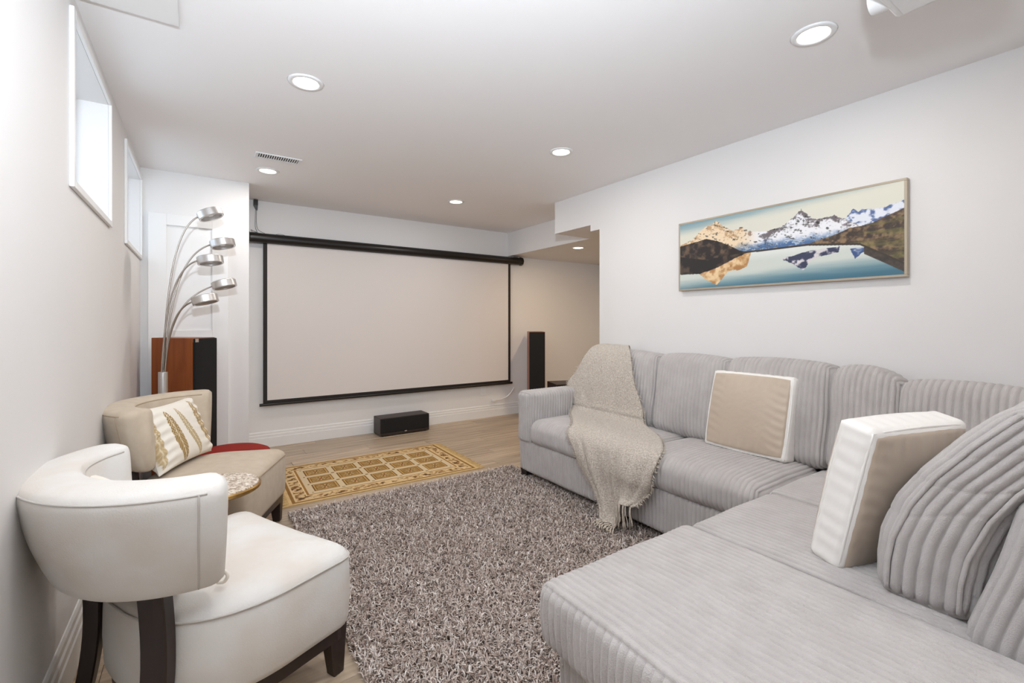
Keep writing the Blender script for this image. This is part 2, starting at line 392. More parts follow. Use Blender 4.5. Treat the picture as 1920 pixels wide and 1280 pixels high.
# ================================================================== PROJECTION SCREEN
ps = empty('projection_screen', (1.91, YB, 0)); tag(ps, 'pull-down projection screen with black casing and borders', 'screen')
zc, yc_ = 1.985, -0.075
MB().tube([(-1.53, yc_, zc), (1.53, yc_, zc)], 0.047, 24).build('casing', M['black'], ps, auto=True)
for s_ in (-1, 1):
    e = MB().tube([(s_ * 1.53, yc_, zc), (s_ * 1.565, yc_, zc)], 0.055, 8).build('end_cap', M['black'], ps, bevel=0.004)
    MB().box(s_ * 1.49 - .03, s_ * 1.49 + .03, -0.05, -.001, zc + .02, zc + .055).build('wall_bracket', M['black'], ps)
yf0, yf1 = -0.062, -0.060
MB().box(-1.385, 1.36, yf0, yf1, 0.455, 1.96).build('screen_fabric', M['screen'], ps)
MB().box(-1.42, -1.385, yf0, yf1, 0.42, 1.96).build('side_border', M['border'], ps)
MB().box(1.36, 1.395, yf0, yf1, 0.42, 1.96).build('side_border', M['border'], ps)
MB().box(-1.385, 1.36, yf0, yf1, 0.42, 0.455).build('bottom_border', M['border'], ps)
MB().tube([(-1.45, -0.061, 0.415), (1.42, -0.061, 0.415)], 0.0135, 14).build('bottom_bar', M['black'], ps, auto=True)
# black sensor/adapter and its wires by the ceiling
ad = empty('power_adapter', (0.43, 4.93, 2.30)); tag(ad, 'small black power adapter hanging below ceiling at the screen corner', 'adapter')
MB().box(-.018, .018, -.03, .015, -.005, .045).add([(-.018, -.02, -.005), (.018, -.02, -.005), (.018, .01, -.005), (-.018, .01, -.005), (.002, -.01, -.05), (.016, -.01, -.05), (.016, 0, -.05), (.002, 0, -.05)],
    [(0, 1, 5, 4), (1, 2, 6, 5), (2, 3, 7, 6), (3, 0, 4, 7), (4, 5, 6, 7), (0, 3, 2, 1)]).build('adapter_body', M['black'], ad)
wp = catmull([(0.008, -.005, -.05), (0.008, -.005, -.18), (0.03, -.01, -.24), (0.12, -.03, -.275), (0.2, -.05, -.262), (0.28, -.06, -.282)], 26)
MB().tube(wp, 0.0018, 6).build('wire', M['black'], ad)
wp = catmull([(0.0, -.004, -.05), (-0.003, -.004, -.2), (0.01, -.02, -.258), (-.04, -.045, -.245), (-.03, -.06, -.262)], 20)
MB().tube(wp, 0.0018, 6).build('wire', M['black'], ad)
# wall outlet
ot = empty('wall_outlet', (2.935, YB, 0.335)); tag(ot, 'white wall outlet plate below the screen', 'outlet')
MB().box(-.036, .036, -.006, 0, -.058, .058).build('cover_plate', M['plastic'], ot, bevel=0.002)
for z in (-.024, .024): MB().box(-.017, .017, -.009, -.006, z - .015, z + .015).build('socket', M['trim'], ot, bevel=0.002)

# ================================================================== SPEAKERS
def tower(loc, rz, label, hgt, badge=False):
    t = empty('tower_speaker', loc, rz); tag(t, label, 'speaker', 'floor-standing speakers')
    MB().box(-.10, .10, 0, .34, .03, hgt).build('cabinet', M['cherry'], t, bevel=0.004)
    MB().box(-.096, .096, -.022, 0, .05, hgt - .004).build('grille', M['blackcloth'], t, bevel=0.006)
    MB().box(-.11, .11, -.02, .35, 0, .03).build('plinth', M['black'], t, bevel=0.003)
    if badge: MB().box(-.094, -.070, -.024, .0, hgt - .03, hgt - .006).build('badge', M['chrome'], t)
    return t
# local front looks to -y
tower((0.022, 4.02, 0), R(46), 'cherry wood tower speaker with black grille behind the arc lamp', 1.085, True)
tower((3.47, 4.55, 0), R(-32), 'tall black-fronted tower speaker right of the screen', 1.075)
cs = empty('center_speaker', (1.82, 4.70, 0), R(1)); tag(cs, 'low black center speaker on the floor under the screen', 'speaker')
MB().box(-.275, .275, .012, .22, .008, .19).build('cabinet', M['ashwood'], cs, bevel=0.006)
MB().box(-.272, .272, 0, .012, .036, .186).build('grille', M['blackcloth'], cs, bevel=0.005)
MB().box(-.272, .272, 0.001, .012, .010, .035).build('lower_trim', M['ashwood'], cs, bevel=0.003)
MB().box(-.012, .012, -.002, .002, .030, .040).build('badge', M['chrome'], cs)
for sx in (-.24, .24):
    for sy in (.04, .2): MB().tube([(sx, sy, 0), (sx, sy, .009)], .012, 10).build('foot', M['black'], cs)
sw = empty('subwoofer', (3.62, 4.12, 0), R(-20)); tag(sw, 'low dark box subwoofer behind the sofa arm', 'speaker')
MB().box(-.16, .16, 0, .34, .03, .46).build('cabinet', M['ashwood'], sw, bevel=0.004)
MB().box(-.15, .15, -.015, 0, .05, .45).build('grille', M['blackcloth'], sw, bevel=0.004)
for sx in (-.13, .13):
    for sy in (.03, .31): MB().tube([(sx, sy, 0), (sx, sy, .031)], .015, 10).build('foot', M['black'], sw)
cb = empty('power_cord', (3.1, 4.93, 0.2)); tag(cb, 'white power cord drooping along the wall near sofa arm', 'cord')  # white power cord, from behind the sofa to its plug at the baseboard
MB().tube(catmull([(-.02, -.012, 0.01), (0.08, -.03, 0.02), (0.15, -.045, 0.05), (0.20, -.06, 0.10), (.235, -.07, .16)], 20), 0.006, 8).build('cable', M['plastic'], cb, smooth=True)
MB().box(-.05, -.015, -.03, 0.012, -.005, .022).build('plug', M['plastic'], cb, bevel=0.003)

# ================================================================== FRAMED PICTURE
pc = empty('mountain_picture', (XR, 1.39, 1.655), R(-90)); tag(pc, 'wide framed photo print of snowy mountains reflected in a lake', 'picture')
# local x runs to the right as one looks at the wall, local -y looks into the room
PWd, PHt = 1.272, 0.476
fr = 0.012
for nm, a in (('frame_rail', (-PWd / 2, PWd / 2, PHt / 2 - fr, PHt / 2)), ('frame_rail', (-PWd / 2, PWd / 2, -PHt / 2, -PHt / 2 + fr)),
              ('frame_stile', (-PWd / 2, -PWd / 2 + fr, -PHt / 2 + fr, PHt / 2 - fr)), ('frame_stile', (PWd / 2 - fr, PWd / 2, -PHt / 2 + fr, PHt / 2 - fr))):
    MB().box(a[0], a[1], -0.035, 0, a[2], a[3]).build(nm, M['frame'], pc, bevel=0.0015, seg=1)
nu, nv = 560, 210
U, Vv = np.meshgrid(np.linspace(0, 1, nu), np.linspace(0, 1, nv), indexing='ij')
def lerp(a, b, t): return a + (b - a) * np.clip(t, 0, 1)[..., None]
def C(*c): return np.array(c, float)
def ss(a, b, x): t = np.clip((x - a) / (b - a), 0, 1); return t * t * (3 - 2 * t)
def pw(pts, x): p = np.array(pts); return np.interp(x, p[:, 0], p[:, 1])
n1 = fbm(U * 40, Vv * 16, 1, 5); n2 = fbm(U * 95, Vv * 40, 5, 4); n3 = fbm(U * 5, Vv * 26, 9, 4)
img = lerp(C(226, 222, 206), C(116, 152, 166), ss(0.84, 1.04, Vv + 0.16 * (U - 0.35) * -1 + 0.06 * (n3 - .5)))
img = lerp(img, C(206, 212, 204), ss(0.35, 0.0, np.abs(Vv - 0.82)) * 0.25)
jag = 0.05 * (n2 - 0.5)
ridge = pw([(0, .687), (.074, .737), (.146, .891), (.19, .92), (.222, .958), (.245, .90), (.274, .832), (.309, .771), (.335, .79), (.357, .805), (.39, .735), (.436, .712), (.491, .691), (.557, .729), (.591, .794), (.633, .893), (.655, .84), (.674, .775), (.694, .742), (.725, .742), (.763, .761), (.794, .70), (.855, .59), (1, .5)], U) + jag * .7
rr = pw([(0, 0), (.795, .45), (.803, .681), (.832, .798), (.85, .746), (.863, .773), (.89, .752), (.925, .744), (.958, .771), (1, .79)], U) + jag * .5
m2 = Vv < rr
cm = lerp(C(84, 104, 150), C(226, 230, 240), ss(.42, .58, n1 + .9 * (rr - Vv) - .02 + .12 * (n2 - .5)))
img = np.where(m2[..., None], cm, img)
m1 = Vv < ridge
dep = ridge - Vv
warmk = ss(.46, .34, U)
rock = lerp(C(112, 104, 108), C(198, 160, 120), warmk); snow = lerp(C(236, 236, 240), C(240, 216, 182), warmk)
cm = rock + (snow - rock) * ss(.40, .56, n1 * .75 + .35 * n2 + .25 * ss(.0, .2, dep) - .06)[..., None]
blue = ss(.60, .47, Vv + .10 * (n1 - .5)) * ss(.27, .36, U)
cm = cm + (lerp(C(44, 84, 138), C(150, 176, 206), ss(.5, .64, n2)) - cm) * (blue * .85)[..., None]
dk = ss(.56, .70, n2 * .6 + .4 * fbm(U * 60 + Vv * 50, Vv * 20, 21, 4))
cm = cm * (1 - .62 * dk[..., None])
img = np.where(m1[..., None], cm, img)
rh = pw([(0, 0), (.60, 0), (.657, .454), (.77, .525), (.818, .578), (.863, .586), (.899, .599), (.95, .658), (1, .71)], U) + jag * .25
hm = (Vv < rh) & (U > .655)
ch = lerp(C(58, 46, 40), C(142, 116, 84), ss(.35, .7, n1 * .6 + n2 * .4)); ch = lerp(ch, C(112, 110, 58), ss(.56, .72, n3) * .55)
img = np.where(hm[..., None], ch, img)
lh = pw([(0, .668), (.114, .704), (.161, .723), (.222, .67), (.288, .582), (.344, .489), (.384, .45), (.39, 0), (1, 0)], U) + jag * .15
ch = lerp(C(40, 32, 30), C(104, 84, 66), ss(.4, .75, n1))
img = np.where((Vv < lh)[..., None], ch, img)
shore = pw([(0, .506), (.154, .412), (.23, .426), (.384, .45), (.473, .445), (.657, .445), (.855, .378), (.908, .284), (1, .118)], U)
wt = lerp(C(66, 112, 132), C(206, 212, 204), ss(-.02, .22, Vv + .05 * (n3 - .5) - .12 * (U - .5)))
wt = lerp(wt, C(232, 234, 230), ss(.30, .42, Vv) * .6)
wm = Vv < shore; img = np.where(wm[..., None], wt, img)
hz = fbm(U * 30, Vv * 7, 33, 4)
gold = pw([(0, .5), (.12, .5), (.123, .21), (.161, .116), (.222, .029), (.259, .134), (.288, .218), (.344, .214), (.384, .256), (.403, .42), (.41, .6), (1, .6)], U) + .03 * (n2 - .5)
gm = wm & (Vv > gold); img = np.where(gm[..., None], lerp(C(176, 126, 76), C(236, 206, 162), ss(.35, .65, n1 * .6 + hz * .4)), img)
lr = pw([(0, .227), (.123, .21), (.23, .279), (.315, .374), (.384, .441), (.39, .6), (1, .6)], U) + .02 * (n2 - .5)
lm = wm & (Vv > lr); img = np.where(lm[..., None], lerp(C(34, 28, 28), C(82, 66, 54), ss(.45, .7, hz)), img)
pk = pw([(0, .6), (.535, .6), (.546, .303), (.591, .235), (.642, .134), (.674, .252), (.71, .288), (.78, .311), (.80, .6), (1, .6)], U) + .03 * (n2 - .5)
top = .315 + .06 * ss(.55, .7, U)
pmk = wm & (Vv > pk) & (Vv < top + .03 * (hz - .5)); img = np.where(pmk[..., None], lerp(C(52, 56, 84), C(214, 208, 210), ss(.42, .62, n1)), img)
rp_ = pw([(0, .6), (.815, .6), (.822, .326), (.839, .218), (.863, .275), (.899, .279), (.92, .6), (1, .6)], U) + .02 * (n2 - .5)
rm = wm & (Vv > rp_) & (Vv < .335); img = np.where(rm[..., None], lerp(C(60, 84, 132), C(176, 186, 206), ss(.4, .65, n1)), img)
rs = pw([(0, 0), (.85, .378), (.88, .20), (.94, .1), (1, -.06)], U)
img = np.where(((Vv > shore - .09) & (Vv < shore) & (U > .87))[..., None], lerp(C(44, 38, 36), C(88, 74, 62), n2), img)
shl = (np.abs(Vv - shore) < .012) & (U > .36); img = np.where(shl[..., None], C(58, 48, 40), img)
Vp = np.stack([(U - .5) * (PWd - 2 * fr), np.full_like(U, -0.0335), (Vv - .5) * (PHt - 2 * fr)], -1).reshape(-1, 3)
ii = np.arange(nu * nv).reshape(nu, nv)
Fp = np.stack([ii[:-1, :-1], ii[1:, :-1], ii[1:, 1:], ii[:-1, 1:]], -1).reshape(-1, 4)
mesh('photo_print', Vp, Fp, M['print'], pc, cols=lin(np.clip(img, 0, 255)).reshape(-1, 3))
MB().box(-PWd / 2 + fr, PWd / 2 - fr, -0.0325, -0.002, -PHt / 2 + fr, PHt / 2 - fr).build('backing_board', M['frame'], pc)

# ================================================================== RUGS
# shag rug
X0, X1, Y0, Y1 = 0.45, 2.12, 0.62, 3.12
rg = empty('shag_rug', ((X0 + X1) / 2, (Y0 + Y1) / 2, 0)); tag(rg, 'thick taupe shag area rug in front of the sofa', 'rug')
cx_, cy_ = (X0 + X1) / 2, (Y0 + Y1) / 2
MB().box(X0 - cx_ + .01, X1 - cx_ - .01, Y0 - cy_ + .01, Y1 - cy_ - .01, 0.0005, 0.010).build('rug_backing', M['shagbase'], rg)
NS = 100000
px_ = RNG.uniform(X0, X1, NS); py_ = RNG.uniform(Y0, Y1, NS)
keep = ~((px_ > 0.95) & (py_ < 0.95)); px_, py_ = px_[keep], py_[keep]; NS = len(px_)
ang = RNG.uniform(0, 2 * np.pi, NS); ln = RNG.uniform(.5, 1.0, NS); hh = RNG.uniform(.022, .04, NS); wd = RNG.uniform(.0016, .0032, NS)
dx_, dy_ = np.cos(ang), np.sin(ang); sxv, syv = -dy_, dx_
V = np.zeros((NS, 5, 3), np.float32)
r1, r2 = .012 * ln, .032 * ln
for k, (rad, zf, wf) in enumerate(((0, .2, 1), (None, .8, 1.1))):
    rad = 0 if k == 0 else r1
    zz = np.full(NS, .006) if k == 0 else hh * .8
    for s_, c_ in ((-1, 0), (1, 1)):
        V[:, 2 * k + c_, 0] = px_ + dx_ * rad + sxv * wd * wf * s_; V[:, 2 * k + c_, 1] = py_ + dy_ * rad + syv * wd * wf * s_; V[:, 2 * k + c_, 2] = zz
V[:, 4, 0] = px_ + dx_ * r2; V[:, 4, 1] = py_ + dy_ * r2; V[:, 4, 2] = hh * RNG.uniform(.75, 1.05, NS)
V[:, :, 0] -= cx_; V[:, :, 1] -= cy_
bi = np.arange(NS)[:, None] * 5
Ft = np.concatenate([bi + np.array([[0, 1, 3]]), bi + np.array([[0, 3, 2]]), bi + np.array([[2, 3, 4]])])
pal = lin(np.array([(196, 182, 174), (168, 152, 143), (216, 206, 200), (132, 116, 108), (234, 227, 222), (182, 164, 153)]))
ci = pal[RNG.choice(6, NS, p=[.28, .22, .20, .10, .08, .12])] * RNG.uniform(.9, 1.1, (NS, 1))
pile = mesh('rug_pile', V.reshape(-1, 3), Ft, M['shag'], rg, cols=np.repeat(ci, 5, 0)); pile['kind'] = 'stuff'

# small persian-style rug
RW, RD = 1.40, 0.885
pr = empty('persian_rug', (1.185, 3.70, 0), R(-0.8)); tag(pr, 'small gold patterned woven rug with square panels and fringe', 'rug')
nu, nv = 480, 300
U, Vv = np.meshgrid(np.linspace(0, 1, nu), np.linspace(0, 1, nv), indexing='ij')
X = U * RW; Y = Vv * RD; e = np.minimum(np.minimum(X, RW - X), np.minimum(Y, RD - Y))
n1 = fbm(X * 60, Y * 60, 3, 3); n2 = fbm(X * 25, Y * 25, 8, 3)
img = np.zeros((nu, nv, 3)) + C(206, 168, 108)
def band(a, b_, c): global img; img = np.where(((e >= a) & (e < b_))[..., None], c, img)
band(0, .018, C(212, 182, 130)); band(.018, .040, C(142, 104, 54)); band(.040, .052, C(214, 188, 144))
fl_ = .55 * np.sin(X * 70 + 3 * n2) * np.sin(Y * 70 + 4 * n1) + 2.6 * (fbm(X * 42, Y * 42, 17, 3) - .5) + .2
bandc = lerp(C(212, 184, 138), C(150, 108, 62), ss(.0, .6, fl_)); bandc = lerp(bandc, C(96, 72, 44), ss(.55, .85, fl_ * .6 + n2 * .5))
band(.052, .118, bandc); band(.118, .128, C(226, 200, 152)); band(.128, .142, C(158, 112, 54))
inn = e >= .142
img = np.where(inn[..., None], lerp(C(220, 203, 172), C(204, 180, 140), n1), img)
ix = (X - .165) / ((RW - .33) / 5); iy = (Y - .165) / ((RD - .33) / 3)
fx, fy = ix - np.floor(ix), iy - np.floor(iy)
cell = (ix > 0) & (ix < 5) & (iy > 0) & (iy < 3)
de = np.minimum(np.minimum(fx, 1 - fx) * .214, np.minimum(fy, 1 - fy) * .185)
def cellb(a, b_, c): global img; img = np.where((cell & (de >= a) & (de < b_))[..., None], c, img)
cellb(.020, .028, C(112, 78, 34)); cellb(.028, .038, C(196, 156, 92)); cellb(.038, .044, C(122, 86, 40)); 
inner = lerp(C(140, 106, 56), C(184, 150, 96), n1)
cellb(.044, 1, inner)
rad = np.hypot((fx - .5) * 1.15, fy - .5)
img = np.where((cell & (rad < .20) & (de > .05))[..., None], lerp(C(214, 182, 128), C(118, 92, 48), ss(.45, .62, np.abs(np.sin(np.arctan2(fy - .5, fx - .5) * 4)) * .6 + n1 * .35)), img)
img = np.where((cell & (rad < .06))[..., None], C(150, 76, 44), img)
nodex = np.minimum(fx, 1 - fx) * .214; nodey = np.minimum(fy, 1 - fy) * .185
img = np.where((cell & (nodex < .011) & (nodey < .011))[..., None], C(128, 104, 64), img)
img *= (.93 + .14 * n1)[..., None]
Vp = np.stack([X - RW / 2, Y - RD / 2, np.full_like(X, .008)], -1).reshape(-1, 3)
ii = np.arange(nu * nv).reshape(nu, nv)
Fp = np.stack([ii[:-1, :-1], ii[1:, :-1], ii[1:, 1:], ii[:-1, 1:]], -1).reshape(-1, 4)
mesh('woven_face', Vp, Fp, M['carpet'], pr, cols=lin(np.clip(img, 0, 255)).reshape(-1, 3))
MB().box(-RW / 2, RW / 2, -RD / 2, RD / 2, 0.0005, .0075).build('rug_edge', M['rugfringe'], pr)
for s_ in (-1, 1):
    b = MB(); y = -RD / 2
    while y < RD / 2:
        l_ = random.uniform(.04, .065); w_ = .006; j = random.uniform(-.012, .012); xa = s_ * RW / 2; xb = s_ * (RW / 2 + l_); zt = random.uniform(.004, .009)
        b.add([(xa, y, .001), (xa, y + w_, .001), (xb, y + w_ + j, .001), (xb, y + j, .001), (xa, y, .0075), (xa, y + w_, .0075), (xb, y + w_ + j, zt), (xb, y + j, zt)],
              [(4, 5, 6, 7), (0, 3, 2, 1), (0, 1, 5, 4), (1, 2, 6, 5), (2, 3, 7, 6), (3, 0, 4, 7)])
        y += .0066
    o = b.build('fringe', M['rugfringe'], pr); o['kind'] = 'stuff'

# ================================================================== SECTIONAL SOFA
sf = empty('sectional_sofa', (2.05, 1.0, 0)); tag(sf, 'light grey ribbed corduroy L-shaped sectional sofa', 'sofa')
SO = np.array([2.05, 1.0, 0.0]); PT = 0.025
def sofa_part(name, x0, x1, y0, y1, z0, z1, r, fine, ribs, pre=None, post=None, amp=.0088):
    half = ((x1 - x0) / 2, (y1 - y0) / 2, (z1 - z0) / 2); c = np.array([(x0 + x1) / 2, (y0 + y1) / 2, (z0 + z1) / 2])
    P, F = rbox(half, r, PT, amp, fine, ribs, (lambda P, n: pre(P, n, half)) if pre else None)
    P = P + c
    if post is not None: P = post(P)
    return mesh(name, P - SO, F, M['sofa'], sf, True)
def dome(amt, front=None):
    def f(P, n, h):
        k = np.clip(1 - (P[:, 0] / h[0]) ** 4, 0, 1) * np.clip(1 - (P[:, 1] / h[1]) ** 4, 0, 1)
        Q = P.copy(); Q[:, 2] += amt * k * (P[:, 2] > 0) * np.clip(n[:, 2], 0, 1)
        if front:
            a, s_, d = front
            kk = np.clip(1 - (P[:, 2] / h[2]) ** 2, 0, 1) * np.clip(n[:, a] * s_, 0, 1); Q[:, a] += s_ * d * kk
        return Q
    return f
RV = (1, 0, 0)      # x faces -> ribs counted in y, y faces -> in x, z faces -> in x
RY = (1, 0, 1)      # top ribs counted in y (ribs run front to back along x)
sofa_part('base', 2.05, 2.81, 0.02, 2.905, .07, .295, .022, (1, 1, 0), RY)
sofa_part('base', 0.86, 2.04, -0.27, 1.02, .07, .285, .022, (1, 1, 0), RV)
sofa_part('armrest', 2.03, 2.81, 2.755, 2.908, .285, .665, .035, (1, 1, 0), RV)
sofa_part('back_frame', 2.70, 2.825, -0.05, 2.90, .28, .84, .03, (0, 1, 0), RY)
sofa_part('seat_cushion', 2.03, 2.62, 1.80, 2.752, .295, .462, .055, (0, 1, 0), RY, dome(.022, (0, -1, .012)))
sofa_part('seat_cushion', 2.03, 2.62, 1.045, 1.795, .295, .462, .055, (0, 1, 0), RY, dome(.022, (0, -1, .012)))
sofa_part('corner_cushion', 2.075, 2.62, 0.27, 1.04, .29, .452, .03, (1, 0, 0), RV, dome(.008))
sofa_part('seat_cushion', 1.505, 2.07, 0.27, 1.045, .285, .444, .035, (1, 0, 0), RV, dome(.008))
sofa_part('chaise_cushion', 0.815, 1.497, -0.30, 1.05, .275, .450, .032, (1, 1, 0), RV, dome(.008, (0, -1, .01)))
# return back frame (leans away from the seat)
def lean(P):
    Q = P.copy(); k = np.clip((P[:, 2] - .45) / .35, 0, 2); Q[:, 1] -= .095 * k; return Q
sofa_part('back_frame', 1.515, 2.70, 0.06, 0.295, .285, .80, .03, (1, 1, 0), RV, post=lean)
# back cushions along the wall
def back_cushion(y0, y1, top, leanx=9, puff=.035, x=2.665, droop=0.0, side=1):
    hz = (top - .455) / 2; half = (.105, (y1 - y0) / 2, hz)
    def pre(P, n):
        Q = P.copy(); a = np.clip(1 - (P[:, 1] / half[1]) ** 2, 0, 1); b_ = np.clip(1 - (P[:, 2] / half[2]) ** 2, 0, 1)
        Q[:, 0] += puff * a * b_ * np.sign(P[:, 0]) * np.clip(np.abs(n[:, 0]), 0, 1)
        Q[:, 2] += .018 * a * np.clip(n[:, 2], 0, 1)
        Q[:, 1] *= 1 - .03 * np.clip(P[:, 2] / half[2], -1, 1) ** 2 * .5
        return Q
    P, F = rbox(half, .060, PT, .009, (0, 1, 0), (1, 0, 1), pre)
    if droop: P[:, 2] -= droop * np.clip((side * P[:, 1] / half[1] + .2) / 1.2, 0, 1) ** 2 * np.clip((P[:, 2] / hz + .3), 0, 1.3)
    t = R(leanx); Xr = P[:, 0] * math.cos(t) + P[:, 2] * math.sin(t); Zr = -P[:, 0] * math.sin(t) + P[:, 2] * math.cos(t)
    P = np.stack([Xr + x, P[:, 1] + (y0 + y1) / 2, Zr + .455 + hz], -1)
    mesh('back_cushion', P - SO, F, M['sofa'], sf, True)
back_cushion(2.03, 2.752, .965)
back_cushion(1.535, 2.055, .965)
back_cushion(0.985, 1.555, .972)
back_cushion(0.70, 1.00, .965, x=2.655, droop=.045, side=-1)
back_cushion(0.28, 0.735, .925, x=2.645)
# big loose back cushion of the return, seen end-on
def big_cushion(x0, x1, seed):
    half = ((x1 - x0) / 2, .098, .275); zc = .452 + .275
    def pre(P, n):
        Q = P.copy(); a = np.clip(1 - (P[:, 0] / half[0]) ** 4, 0, 1); b_ = np.clip(1 - (P[:, 2] / half[2]) ** 2, 0, 1)
        Q[:, 1] += .02 * a * b_ * np.sign(P[:, 1]) * np.abs(n[:, 1])
        Q[:, 0] += .022 * b_ * np.clip(1 - (P[:, 1] / .1) ** 2, 0, 1) * np.sign(P[:, 0]) * np.abs(n[:, 0])
        # gathered creases across the ribs
        zz = P[:, 2] + .25 * P[:, 1]
        for zk, dk in ((.07, .0030), (-.02, .0022), (.165, .0018)):
            Q -= n * (dk * np.exp(-((zz - zk + .010 * np.sin(P[:, 1] * 28 + zk * 30) + .006 * np.sin(P[:, 0] * 25 + zk * 50)) / .006) ** 2))[:, None]
        return Q
    P, F = rbox(half, .045, .0265, .0105, (1, 1, 1), (1, 0, 0), pre)
    z = P[:, 2] + zc
    yc = np.interp(z, [.44, .55, .62, .72, .80, .90, 1.02], [.392, .385, .372, .335, .290, .215, .110])
    k = np.argsort(z)
    P = np.stack([P[:, 0] + (x0 + x1) / 2, P[:, 1] + yc, z], -1)
    bc = mesh('back_cushion', P - SO, F, M['sofa'], sf, True)
    for dy in (-.072, .072):
        pts = [(x0 - .004 - .016 * (1 - ((z_ - zc) / .275) ** 2), float(np.interp(z_, [.44, .55, .62, .72, .80, .90, 1.02], [.392, .385, .372, .335, .290, .215, .110])) + dy, z_) for z_ in np.linspace(.475, .985, 40)]
        MB().tube([np.array(p) - SO for p in pts], .0055, 7).build('edge_seam', M['sofa'], bc, smooth=True)
big_cushion(1.56, 2.12, 0)
big_cushion(2.14, 2.56, 1)
for x, y in ((2.09, 2.86), (2.09, 1.95), (2.75, 2.86), (2.75, 0.1), (0.92, 0.95), (0.92, -0.2), (1.5, 0.95), (1.5, -0.2)):
    zb = .0105 if (x < 2.11) and y > .62 else 0
    MB().add([(x - .03, y - .03, zb), (x + .03, y - .03, zb), (x + .03, y + .03, zb), (x - .03, y + .03, zb), (x - .04, y - .04, .075), (x + .04, y - .04, .075), (x + .04, y + .04, .075), (x - .04, y + .04, .075)],
             [(0, 3, 2, 1), (4, 5, 6, 7), (0, 1, 5, 4), (1, 2, 6, 5), (2, 3, 7, 6), (3, 0, 4, 7)]).build('leg', M['black_leg'], sf).location = tuple(-SO)

# ================================================================== SOFA PILLOWS
def box_pillow(loc, rot, W, Ht, T, label):
    t = empty('box_pillow', loc); t.rotation_euler = rot; tag(t, label, 'pillow', 'tan and white box pillows')
    # local: x thickness, y width, z height (bottom at 0)
    def pre(P, n):
        Q = P.copy(); a = np.clip(1 - (P[:, 1] / (W / 2)) ** 2, 0, 1); b_ = np.clip(1 - (P[:, 2] / (Ht / 2)) ** 2, 0, 1)
        Q[:, 0] += .030 * a ** .7 * b_ ** .7 * np.sign(P[:, 0]) * np.abs(n[:, 0])
        w_ = .0009 * (np.sin(P[:, 2] * 130 + 3 * np.sin(P[:, 1] * 21)) * np.abs(n[:, 1]) + np.sin(P[:, 1] * 120 + 2 * np.sin(P[:, 2] * 17)) * np.abs(n[:, 2]))
        return Q + n * w_[:, None]
    P, F = rbox((T / 2, W / 2, Ht / 2), .022, .05, 0.0, (0, 1, 1), (None, None, None), pre)
    mesh('gusset', P + np.array([0, 0, Ht / 2]), F, M['white_satin'], t, True)
    for s_ in (-1, 1):
        n_ = 56; u, v = np.meshgrid(np.linspace(-1, 1, n_), np.linspace(-1, 1, n_), indexing='ij')
        a = np.clip(1 - u ** 2, 0, 1) ** .7; b_ = np.clip(1 - v ** 2, 0, 1) ** .7
        edge = np.maximum(np.abs(u), np.abs(v))
        wr = .0013 * np.sin(v * 30 + 2.5 * np.sin(u * 5)) * ss(.45, .85, np.abs(u)) * ss(1, .9, edge) + .0013 * np.sin(u * 28 + 2 * np.sin(v * 6)) * ss(.5, .85, np.abs(v)) * ss(1, .9, edge)
        xx = s_ * (T / 2 + .006 + .031 * a * b_ + wr - .009 * ss(.955, 1.0, edge))
        rc = 1 - .035 * (u * v) ** 4
        Pf = np.stack([xx, u * (W / 2 - .010) * rc, v * (Ht / 2 - .010) * rc + Ht / 2], -1).reshape(-1, 3)
        ii = np.arange(n_ * n_).reshape(n_, n_); Ff = np.stack([ii[:-1, :-1], ii[1:, :-1], ii[1:, 1:], ii[:-1, 1:]], -1).reshape(-1, 4)
        mesh('face_panel', Pf, Ff if s_ > 0 else Ff[:, ::-1], M['satin'], t, True)
        pts = []
        for k in range(64):
            a_ = 2 * math.pi * k / 64; ca, sa = math.cos(a_), math.sin(a_); q = 1 / max(abs(ca), abs(sa)) ** .93
            pts.append((s_ * (T / 2 - .006), ca * q * (W / 2 - .006), sa * q * (Ht / 2 - .006) + Ht / 2))
        MB().tube(pts + [pts[0]], .0045, 6, cap=False).build('piping', M['white_satin'], t, smooth=True)
    return t
# leaning against the wall-side back cushions
box_pillow((2.475, 1.36, .478), (R(0), R(14), R(-1)), .46, .44, .10, 'tan satin box pillow with white edging leaning on the sofa back')
# standing on the return seat, its white edge towards the camera
box_pillow((1.812, 0.583, .449), (R(0), R(-13), R(74)), .43, .465, .10, 'tan satin box pillow turned white edge-on beside the big ribbed cushion')

